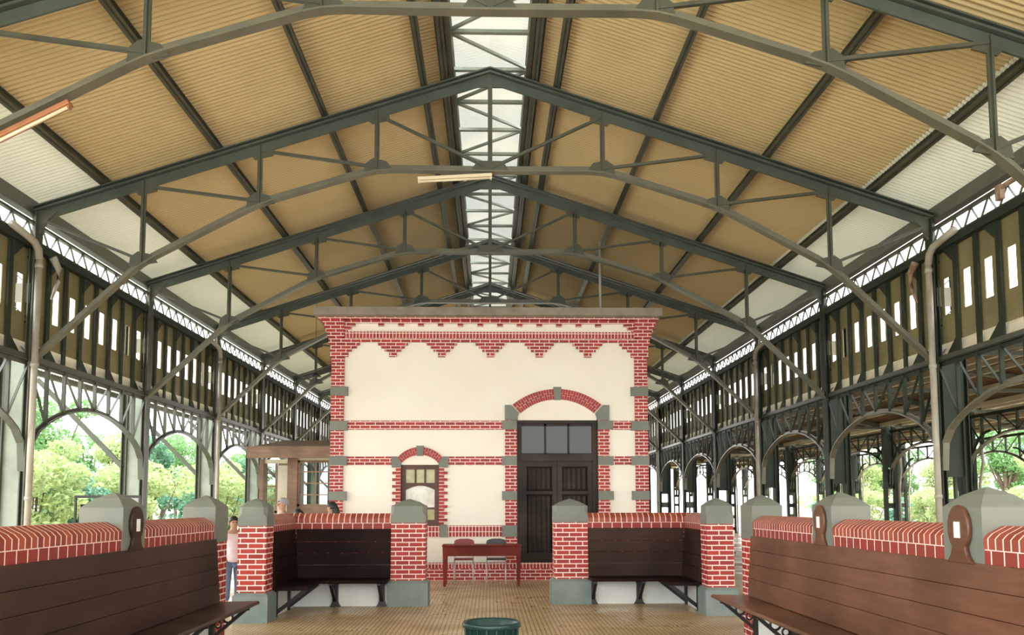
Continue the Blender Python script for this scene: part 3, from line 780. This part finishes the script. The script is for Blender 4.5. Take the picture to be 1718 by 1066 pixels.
def corner_bench(s, xs, ya, yf, xe, lab1, lab2, lb):
    """L-shaped set: side wall at x=xs from ya to yf, front wall at y=yf from xs to xe"""
    low_wall(1, min(xs, xs+s*.25), max(xs, xs+s*.25), ya, yf, lab1)
    low_wall(0, yf, yf+.27, min(xs+s*.25, xe), max(xs+s*.25, xe), lab2)
    r = empty('corner_bench', (xs, yf, 0)); tag(r, lb, 'bench', 'dark corner benches')
    f = -s; x1 = xe-xs; yA = ya-yf-.02
    zb = [.415,.61,.78,.95,1.14]
    for i in range(4):
        o0 = .075-.014*i; o1 = o0-.012
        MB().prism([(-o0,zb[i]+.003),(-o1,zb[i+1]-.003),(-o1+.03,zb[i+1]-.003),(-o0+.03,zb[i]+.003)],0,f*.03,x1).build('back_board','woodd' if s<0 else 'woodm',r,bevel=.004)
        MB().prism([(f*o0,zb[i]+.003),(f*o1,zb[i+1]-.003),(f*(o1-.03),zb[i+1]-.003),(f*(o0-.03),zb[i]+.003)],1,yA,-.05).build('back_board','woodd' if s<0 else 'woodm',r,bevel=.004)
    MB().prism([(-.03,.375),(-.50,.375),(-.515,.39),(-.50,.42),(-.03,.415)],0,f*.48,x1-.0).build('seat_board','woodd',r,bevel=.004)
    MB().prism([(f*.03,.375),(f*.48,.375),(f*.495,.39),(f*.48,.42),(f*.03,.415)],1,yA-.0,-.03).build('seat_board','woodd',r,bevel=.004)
    L_ = abs(x1)
    for t in (.62, L_-.12) if s<0 else (.72, L_-.06):
        x = f*t
        b = MB().prism([(x-.085,.0),(x+.085,.0),(x+.06,.03),(x+.042,.08),(x+.040,.30),(x+.06,.345),(x+.09,.375),(x-.09,.375),(x-.06,.345),(x-.040,.30),(x-.042,.08),(x-.06,.03)],1,-.06,-.014)
        b.bar((x,-.04,.08),(x,-.42,.36),.045,.04).bar((x,-.03,.36),(x,-.45,.36),.045,.03)
        b.build('seat_bracket','iron',r)
    for t in (.22, .95):
        y = yA+t
        b = MB().box(f*.014,f*.05,y-.03,y+.03,.0,.375).bar((f*.03,y,.05),(f*.43,y,.36),.045,.05).bar((f*.03,y,.36),(f*.45,y,.36),.04,.03)
        b.build('seat_bracket','iron',r)
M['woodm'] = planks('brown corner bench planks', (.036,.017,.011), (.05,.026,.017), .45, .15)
corner_bench(-1, -2.90, 11.22, 12.56, -1.475, 'short brick wall from the left pillar back to the corner','low brick wall behind the dark left corner bench','very dark L-shaped bench in the left corner')
corner_bench(1, 2.97, 11.66, 12.72, 1.485, 'short brick wall from the right pillar back to the corner','low brick wall behind the dark right corner bench','dark brown L-shaped bench in the right corner')

# plain bench on the outer side of the left wall
ob = empty('platform_bench',(-3.45,6.2,0)); tag(ob,'plain bench on the platform side of the left wall, hidden behind it','bench')
MB().box(-.2,.2,0,3.3,.36,.40).build('seat_board','woodr',ob)
for y in (.3,1.7,3.1): MB().box(-.18,-.13,y-.03,y+.03,0,.36).box(.13,.18,y-.03,y+.03,0,.36).build('leg_frame','iron',ob)

# ------------------------------------------------------------------ table and chairs
T = empty('wooden_table',(-.14,15.62,0)); tag(T,'red-brown wooden table in front of the white office wall','table')
MB().box(-.74,.72,-.22,.30,.725,.755).build('table_top','table',T,bevel=.006)
MB().box(-.68,.66,-.18,-.155,.55,.725).box(-.68,.66,.235,.26,.55,.725).box(-.68,-.655,-.155,.235,.55,.725).box(.635,.66,-.155,.235,.55,.725).build('apron','table',T)
for x in (-.69,.67):
    for y in (-.16,.24):
        MB().prism([(x-.04,.73),(x+.04,.73),(x+.022,0),(x-.022,0)],1,y-.03,y+.03).build('leg','table',T)
def chair(x, y, mat, lab):
    r = empty('folding_chair',(x,y,0)); tag(r,lab,'chair','chairs behind the table')
    for s in (-1,1):
        MB().tube([(s*.18,.18,0),(s*.18,.10,.45),(s*.18,.16,.80)],.011,8).build('rear_tube','chrome',r,smooth=True)
        MB().tube([(s*.18,-.20,0),(s*.18,-.17,.44)],.011,8).build('front_leg','chrome',r,smooth=True)
    MB().box(-.18,.18,-.19,.12,.44,.475).build('seat',mat,r,bevel=.012)
    pts = [(-.19,.70),(.19,.70),(.195,.76),(.16,.815),(.08,.835),(-.08,.835),(-.16,.815),(-.195,.76)]
    MB().prism(pts,1,.13,.165).build('backrest',mat,r,bevel=.01)
    MB().tube([(-.18,-.18,.2),(.18,-.18,.2)],.008,6).build('cross_bar','chrome',r)
    return r
chair(-.50,16.15,'seatr','red vinyl chair tucked behind the wooden table')
chair(.12,16.15,'seatb','black vinyl chair tucked behind the wooden table')

# ------------------------------------------------------------------ bin in front
bn = empty('round_bin',(.012,6.72,0)); tag(bn,'dark teal round plastic bin at the bottom edge of the frame','bin')
MB().lathe([(.16,0),(.195,.30),(.21,.53),(.232,.535),(.235,.56),(.222,.575),(.205,.56),(.19,.32),(.15,.03)],n=36,cap=False).build('bin_body','binm',bn,smooth=True)
MB().lathe([(.155,.0),(.155,.012)],n=36).build('bin_bottom','binm',bn)
b = MB()
for i in range(18):
    a = 2*PI*i/18; b.bar((.20*math.cos(a),.20*math.sin(a),.30),(.213*math.cos(a),.213*math.sin(a),.53),.012,.012,(math.cos(a),math.sin(a),0))
b.build('bin_ribs','binm',bn)

# ------------------------------------------------------------------ kiosk left of the building
K = empty('wooden_kiosk',(-4.4,19,0)); tag(K,'brown wooden ticket kiosk with glazed front, left of the white office','kiosk')
def glazed(x0,x1,y,z0,z1,cols,rows,nm='window'):
    f = MB().box(x0,x0+.05,y-.03,y+.03,z0,z1).box(x1-.05,x1,y-.03,y+.03,z0,z1).box(x0,x1,y-.03,y+.03,z1-.05,z1).box(x0,x1,y-.03,y+.03,z0,z0+.05).build(nm,'kioskw',K)
    b = MB()
    for i in range(1,cols): x = x0+(x1-x0)*i/cols; b.box(x-.018,x+.018,y-.02,y+.02,z0,z1)
    for i in range(1,rows): z = z0+(z1-z0)*i/rows; b.box(x0,x1,y-.018,y+.018,z-.014,z+.014)
    b.build('glazing_bars','kioskw',f)
    MB().box(x0+.05,x1-.05,y-.004,y+.004,z0+.05,z1-.05).build('pane','glass',f)
MB().box(-.16,.06,-.08,.10,0,2.62).build('corner_post','kioskw',K)
MB().box(.06,1.25,-.04,.04,0,1.46).build('front_panel','kioskw',K)
glazed(.06,1.27,0,1.46,2.50,3,4); MB().box(.06,1.27,-.03,.03,2.50,2.60).build('header_board','cream',K)
MB().box(-1.20,-1.10,1.42,1.54,0,2.60).build('rear_post','kioskw',K)
glazed(-1.08,-.78,1.5,1.3,2.58,1,4,'side_window'); MB().box(-1.08,-.78,1.46,1.54,0,1.3).build('side_panel','kioskw',K)
dk = MB().box(-.76,-.36,1.46,1.54,0,2.50).build('plank_door','kioskw',K)
MB().box(-.76,-.36,1.44,1.46,.02,2.45).build('door_planks','cream',dk)
MB().box(-.36,-.14,1.46,1.54,0,2.5).build('door_side_panel','kioskw',K)
MB().box(-1.1,-.14,1.46,1.54,2.50,2.60).build('header_board','cream',K)
MB().prism([(-.95,2.50),(-.95,2.74),(2.2,3.12),(2.2,2.90)],0,-.80,1.26).build('kiosk_roof','sheetd',K)
MB().box(-.82,1.24,-.99,-.95,2.50,2.75).build('fascia_board','kioskw',K)
MB().box(.06,1.22,2.4,2.5,0,1.3).build('back_wall','kioskw',K)

# ------------------------------------------------------------------ glazed frame on the left
F = empty('display_frame',(-5.38,11.0,0)); tag(F,'thin dark metal display frame behind the left bench wall','display frame')
MB().box(0,.85,-.02,.02,1.59,1.625).build('top_rail','iron',F)
for x in (0.01,.84): MB().box(x-.012,x+.012,-.012,.012,0,1.6).build('frame_post','iron',F)
c = MB().box(.07,.8,.01,.10,1.45,1.51).box(.07,.10,.01,.10,.6,1.5).box(.77,.80,.01,.10,.6,1.5).box(.07,.8,.01,.10,.6,.64).build('case_frame','iron',F)
MB().box(.10,.77,.08,.10,.64,1.45).build('case_back','seatb',c)
MB().box(.17,.30,.05,.06,1.2,1.42).build('display_card','greyc',c)
MB().box(-.05,.9,-.15,.15,0,.03).build('base_plate','iron',F)

# ------------------------------------------------------------------ lamps on the trusses
def tube_lamp(p, q, mat, lab):
    p, q = Vector(p), Vector(q); r = empty('tube_lamp', (p+q)/2); tag(r, lab, 'lamp')
    a, c = p-(p+q)/2, q-(p+q)/2
    MB().bar(a, c, .11, .05).build('lamp_casing', mat, r, bevel=.008)
    o = Vector((0,-.02,-.045)); MB().tube([a*.96+o, c*.96+o], .018, 10).build('lamp_tube','lampw',r,smooth=True)
    for e in (a, c):
        e = e*.97; MB().box(e.x-.015,e.x+.015,e.y-.03,e.y+.03,e.z-.06,e.z-.02).build('lamp_holder',mat,r)
tube_lamp((-4.30,Y0-.02,5.61),(-5.35,Y0-.02,5.05),'lampo','orange-brown tube lamp under the nearest truss at the left frame edge')
tube_lamp((-1.12,YT[1]-.02,6.53),(.03,YT[1]-.02,6.60),'lampw','slim yellowish tube lamp under the truss above the building')
hl = empty('hanging_lamp',(-4.62,22.0,4.88)); tag(hl,'small dark hanging lamp shade below the left roof slope','lamp')
MB().lathe([(.02,.10),(.05,.08),(.16,.0),(.15,-.005),(.04,.06)],n=20,cap=False).build('lamp_shade','iron',hl,smooth=True)
MB().tube([(0,0,.09),(0,0,roofz(4.62)+.2-4.88)],.006,6).build('lamp_cord','iron',hl)
jb = MB().box(-.035,.035,-.06,.06,-.11,.09).tube([(0,-.06,.05),(0,-.4,.06)],.035,10).build('rusty_junction_box','rust',loc=(6.86,10.75,5.68)); tag(jb,'rusty junction box hanging at the upper right eaves lattice','junction box')

# ------------------------------------------------------------------ people
def skin_mesh(name, chains, mat, parent, sub=2):
    """chains: list of [(x,y,z,r), ...]; points that coincide are welded"""
    vs = []; rs = []; es = []; idx = {}
    def vid(p):
        k = (round(p[0],3),round(p[1],3),round(p[2],3))
        if k not in idx: idx[k] = len(vs); vs.append(p[:3]); rs.append(p[3])
        return idx[k]
    for ch in chains:
        ids = [vid(p) for p in ch]
        es += list(zip(ids[:-1], ids[1:]))
    me = bpy.data.meshes.new(name); me.from_pydata(vs, es, []); me.update()
    o = bpy.data.objects.new(name, me); C.objects.link(o); o.parent = parent
    sk = o.modifiers.new('Skin','SKIN'); sk.use_smooth_shade = True
    if not me.skin_vertices: me.attributes.new  # layer appears with the modifier
    lay = me.skin_vertices[0].data if me.skin_vertices else None
    if lay:
        for i, r in enumerate(rs):
            lay[i].radius = (r, r) if not isinstance(r, tuple) else r; lay[i].use_root = (i == 0)
    ss = o.modifiers.new('Sub','SUBSURF'); ss.levels = sub; ss.render_levels = sub
    me.materials.append(M[mat]); return o
def person(x, y, rz, h, shirt, legs, lab, hair='short', sit=False, z=0, hm='hair'):
    k = h/1.7
    r = empty('person',(x,y,z),rz); tag(r,lab,'person')
    def P(*p): return (p[0]*k,p[1]*k,p[2]*k,p[3]*k)
    hip = .93 if not sit else .52
    d = 0 if not sit else -.41
    zz = lambda v: v+d
    body = [[P(0,0,zz(.95),.13),P(0,0,zz(1.08),.115),P(0,0,zz(1.25),.135),P(0,0,zz(1.38),.12),P(0,0,zz(1.47),.055),P(0,-.01,zz(1.54),.075),P(0,-.015,zz(1.61),.088),P(0,-.005,zz(1.66),.06)]]
    for s in (-1,1):
        if sit: body.append([P(0,0,zz(.95),.13),P(s*.09,-.06,.50,.085),P(s*.11,-.42,.50,.062),P(s*.11,-.44,.25,.05),P(s*.11,-.44,.05,.036),P(s*.11,-.56,.03,.03)])
        else: body.append([P(0,0,zz(.95),.13),P(s*.09,0,.86,.088),P(s*.10,-.01,.48,.058),P(s*.10,.01,.25,.05),P(s*.10,.02,.07,.036),P(s*.11,-.12,.035,.032)])
        arm = [P(0,0,zz(1.38),.12),P(s*.19,0,zz(1.36),.055),P(s*.23,.02,zz(1.10),.042),P(s*.24,-.06,zz(.87),.028),P(s*.24,-.08,zz(.80),.03)]
        body.append(arm)
        for i,(dx,l) in enumerate(((-.027,.055),(-.009,.065),(.009,.07),(.027,.06))):
            body.append([P(s*.24,-.08,zz(.80),.03),P(s*.24+dx*.3,-.08+dx,zz(.765),.010),P(s*.235,-.085+dx,zz(.765-l),.008)])
        body.append([P(s*.24,-.08,zz(.80),.03),P(s*.225,-.125,zz(.78),.011),P(s*.22,-.135,zz(.745),.009)])
    b = skin_mesh('body', body, 'skin', r)
    sh = [[P(0,0,zz(.80),.15),P(0,0,zz(.93),.16),P(0,0,zz(1.08),.15),P(0,0,zz(1.25),.17),P(0,0,zz(1.40),.16)]]
    for s in (-1,1): sh.append([P(0,0,zz(1.40),.16),P(s*.20,0,zz(1.37),.085),P(s*.235,.015,zz(1.15),.07)])
    skin_mesh('shirt', sh, shirt, r)
    tr = []
    for s in (-1,1):
        if sit: tr.append([P(0,0,zz(.94),.145),P(s*.09,-.06,.50,.10),P(s*.11,-.42,.50,.078),P(s*.11,-.44,.12,.06)])
        else: tr.append([P(0,0,zz(.94),.145),P(s*.09,0,.84,.104),P(s*.10,-.01,.48,.075),P(s*.10,.01,.10,.06)])
    skin_mesh('trousers', tr, legs, r)
    hc = Vector((0,.0,zz(1.615)))*k
    b = MB(); R0 = .112*k
    prof = []
    n, m = 18, 9
    vs = []; fs = []
    for i in range(m+1):
        ph = PI*.60*i/m
        for j in range(n):
            th = 2*PI*j/n; fr = 1.0
            front = max(0, -math.sin(th))
            ph2 = ph*(1-.42*front)
            vs.append((hc.x+R0*.92*math.sin(ph2)*math.cos(th), hc.y+.012*k+R0*1.08*math.sin(ph2)*math.sin(th), hc.z+R0*1.05*math.cos(ph2)))
    for i in range(m):
        for j in range(n): fs.append((i*n+j, i*n+(j+1)%n, (i+1)*n+(j+1)%n, (i+1)*n+j))
    b.add(vs, fs)
    ho = b.build('hair' if hair != 'cap' and hm == 'hair' else 'cap',hm,r,smooth=True)
    so = ho.modifiers.new('Solid','SOLIDIFY'); so.thickness = .014*k
    if hair == 'long':
        skin_mesh('long_hair', [[P(0,.05,zz(1.66),.075),P(0,.085,zz(1.56),.09),P(0,.11,zz(1.46),.08),P(0,.12,zz(1.34),.05)]], 'hair', r)
    if hair == 'cap':
        MB().prism([(-.075*k,hc.y-.09*k),(.075*k,hc.y-.09*k),(.06*k,hc.y-.18*k),(0,hc.y-.20*k),(-.06*k,hc.y-.18*k)],2,hc.z+.02*k,hc.z+.03*k).build('cap_brim','hair',r)
    # face
    fy = -.015*k-.088*k
    for s in (-1,1):
        MB().lathe([(.001,-.008),(.009,-.004),(.009,.004),(.001,.008)],s*.032*k,fy+.012*k,10).build('eye','hair',r).location = (0,0,zz(1.605)*k)
        MB().lathe([(.002,-.03),(.014,-.015),(.016,.01),(.004,.028)],s*.088*k,-.005*k,8).build('ear','skin',r).location = (0,0,zz(1.60)*k)
    MB().prism([(-.006*k,zz(1.61)*k),(.006*k,zz(1.61)*k),(.014*k,zz(1.565)*k),(-.014*k,zz(1.565)*k)],1,fy+.02*k,fy-.012*k).build('nose','skin',r)
    MB().box(-.022*k,.022*k,fy+.0*k,fy+.02*k,zz(1.538)*k,zz(1.546)*k).build('mouth','pink',r)
    return r
person(-3.50, 9.15, PI*.5*-1, 1.68, 'greyc','jeans','person in a black cap sitting behind the long left wall', 'cap', sit=True)
person(-3.82, 12.62, .5, 1.31, 'white','jeans','child in white and pink top and jeans standing in the gap on the left','short')
person(-3.76, 15.3, -.9, 1.60, 'yellow','jeans','person in a yellow shirt and grey cap in front of the kiosk','short',hm='greyc')
person(-3.40, 15.0, .9, 1.40, 'pink','jeans','dark-haired person in pink in front of the kiosk window','short')
person(-2.96, 15.75, -PI*.5-.2, 1.53, 'white','jeans','woman with long black hair standing beside the office corner','long')

# ------------------------------------------------------------------ outside: walls, trees
bw = empty('boundary_wall',(26,30,-.7)); tag(bw,'long low pale pink boundary wall beyond the right aisles','wall')
MB().box(-.15,.15,-25,60,0,2.0).build('wall_body','pinkw',bw); MB().box(-.2,.2,-25,60,2.0,2.1).build('wall_coping','conc',bw)
def make_foliage(name, blobs, n, size, mat, parent, seed):
    rnd = random.Random(seed); vs = []; fs = []
    for i in range(n):
        cx, cy, cz, rx, rz_ = blobs[rnd.randrange(len(blobs))]
        while True:
            d = Vector((rnd.uniform(-1,1),rnd.uniform(-1,1),rnd.uniform(-1,1)))
            if .25 < d.length <= 1: break
        if rnd.random() < .7: d = d.normalized()*rnd.uniform(.75,1.02)
        p = Vector((cx+d.x*rx, cy+d.y*rx, cz+d.z*rz_))
        a = Vector((rnd.gauss(0,1),rnd.gauss(0,1),rnd.gauss(0,.7))).normalized(); b = a.cross(Vector((rnd.gauss(0,1),rnd.gauss(0,1),rnd.gauss(0,1)))).normalized()
        s = size*rnd.uniform(.6,1.3); o = len(vs)
        vs += [tuple(p-a*s), tuple(p+b*s*.45+a*s*.1), tuple(p+a*s), tuple(p-b*s*.45+a*s*.1)]; fs.append((o,o+1,o+2,o+3))
    mb = MB(); mb.v = vs; mb.f = fs
    me = bpy.data.meshes.new(name); me.from_pydata(vs,[],fs); me.update(); me.materials.append(M[mat])
    o = bpy.data.objects.new(name, me); C.objects.link(o); o.parent = parent; return o
def make_tree(seed, h, w, mat, n=5200, leaf=.13, low=False):
    rnd = random.Random(seed); r = empty('tree' if not low else 'bush')
    zt = h*(.35 if not low else .1)
    pts = [(0,0,0),(rnd.uniform(-.1,.1),rnd.uniform(-.1,.1),zt*.5),(rnd.uniform(-.2,.2),rnd.uniform(-.2,.2),zt),(rnd.uniform(-.3,.3),rnd.uniform(-.3,.3),h*.7)]
    b = MB().tube(pts,[h*.028,h*.022,h*.018,h*.008],8)
    blobs = []
    for i in range(11 if not low else 8):
        a = rnd.uniform(0,2*PI); q = rnd.uniform(.1,.62)*w; z = rnd.uniform(zt*(1.1 if not low else 2.5), h*.86)
        x, y = q*math.cos(a), q*math.sin(a); rr = rnd.uniform(.26,.42)*w
        blobs.append((x,y,z,rr,rr*.7)); b.tube([pts[2] if not low else pts[1],(x*.6,y*.6,(z+zt)/2),(x,y,z)],[h*.012,h*.008,h*.004],6)
    b.build('trunk','bark',r,smooth=True)
    make_foliage('foliage',blobs,n,leaf,mat,r,seed+1)
    return r
protos = [make_tree(1,7.5,2.6,'leaf1'), make_tree(2,9.5,3.0,'leaf2'), make_tree(3,8.5,2.4,'leaf3'), make_tree(4,3.6,2.2,'leaf1',3600,.11,True), make_tree(5,3.2,2.0,'leaf3',3600,.11,True)]
used = [False]*5
PL = []
_rt = random.Random(11)
KIND = ['yellow-green tree','tall mid green tree','blue-green tree','low yellow-green bush','low blue-green bush']
def row(x0, x1, y0, y1, n, kinds, where, scs=(.85,1.2)):
    for i in range(n):
        y = y0+(y1-y0)*(i+.5)/n; x = _rt.uniform(x0, x1); k = kinds[i % len(kinds)]
        PL.append((x, y, k, _rt.uniform(*scs), KIND[k]+' '+where+', %s one back' % ORDX[i]))
ORDX = ORD + ['fourteenth','fifteenth','sixteenth','seventeenth','eighteenth']
row(-15.5,-14.5,17,62,14,[3,4,3],'in the front row outside the left arches',(1.0,1.25))
row(-20,-18,22,78,13,[0,2,1,0],'in the second row beyond the left arches',(.68,.82))
row(-29,-26,26,95,13,[1,0,1,2],'in the back row beyond the left arches',(.85,1.05))
row(22.6,23.6,24,60,12,[3,4,3],'before the pink wall on the right',(.8,.95))
row(28.5,30,30,72,11,[0,1,0],'just behind the pink wall',(.68,.8))
row(37,40,42,95,10,[1,0,2],'far behind the pink wall',(.8,1.0))
for x, y, p, sc, lab in PL:
    t = protos[p] if not used[p] else dup(protos[p]); used[p] = True
    t.location = (x, y, -.7); t.scale = (sc,)*3; t.rotation_euler = (0,0,(x*7+y*3)%6.28)
    tag(t, lab, 'tree' if p < 3 else 'bush', ('trees ' if p < 3 else 'bushes ')+lab.split(',')[0].split('green ',1)[1].split(' ',1)[1])

# ------------------------------------------------------------------ light
w = bpy.data.worlds.new('World'); bpy.context.scene.world = w; w.use_nodes = True
nt = w.node_tree; bg = nt.nodes['Background']
tc = nt.nodes.new('ShaderNodeTexCoord'); sp = nt.nodes.new('ShaderNodeSeparateXYZ'); nt.links.new(tc.outputs['Generated'], sp.inputs[0])
nt.links.new(_mix(nt, (1.0,.99,.95), (.93,.96,1.0), _ramp(nt, sp.outputs[2], 0, .7)), bg.inputs[0])
sx = nt.nodes.new('ShaderNodeMapRange'); nt.links.new(sp.outputs[0], sx.inputs[0])
sx.inputs[1].default_value = -1; sx.inputs[2].default_value = 1; sx.inputs[3].default_value = 8.0; sx.inputs[4].default_value = 4.5
nt.links.new(sx.outputs[0], bg.inputs[1])
sun = bpy.data.lights.new('sun','SUN'); sun.energy = 3.0; sun.angle = .35; sun.color = (1,.95,.86)
so = bpy.data.objects.new('sun', sun); C.objects.link(so); so.rotation_euler = (math.radians(38), math.radians(-8), math.radians(20))

# ------------------------------------------------------------------ camera
cam = bpy.data.cameras.new('camera'); co = bpy.data.objects.new('camera', cam); C.objects.link(co)
f = 1400.; t = math.atan(.0824); yaw = math.atan(37/1400.); roll = .002
cam.sensor_fit = 'HORIZONTAL'; cam.sensor_width = 36; cam.lens = 36*f/1718
cam.shift_y = (731-533)/1718
cam.clip_start = .05; cam.clip_end = 400
fw = Vector((math.sin(yaw)*math.cos(t), math.cos(yaw)*math.cos(t), math.sin(t))); rt = Vector((math.cos(yaw), -math.sin(yaw), 0)); up = rt.cross(fw)
r2 = rt*math.cos(roll)-up*math.sin(roll); u2 = up*math.cos(roll)+rt*math.sin(roll)
co.matrix_world = Matrix(((r2.x,u2.x,-fw.x,0),(r2.y,u2.y,-fw.y,0),(r2.z,u2.z,-fw.z,1.5),(0,0,0,1)))
sc = bpy.context.scene; sc.camera = co
sc.view_settings.view_transform = 'Standard'; sc.view_settings.look = 'None'; sc.view_settings.gamma = 1; sc.view_settings.exposure = .06
sc.view_settings.use_curve_mapping = False
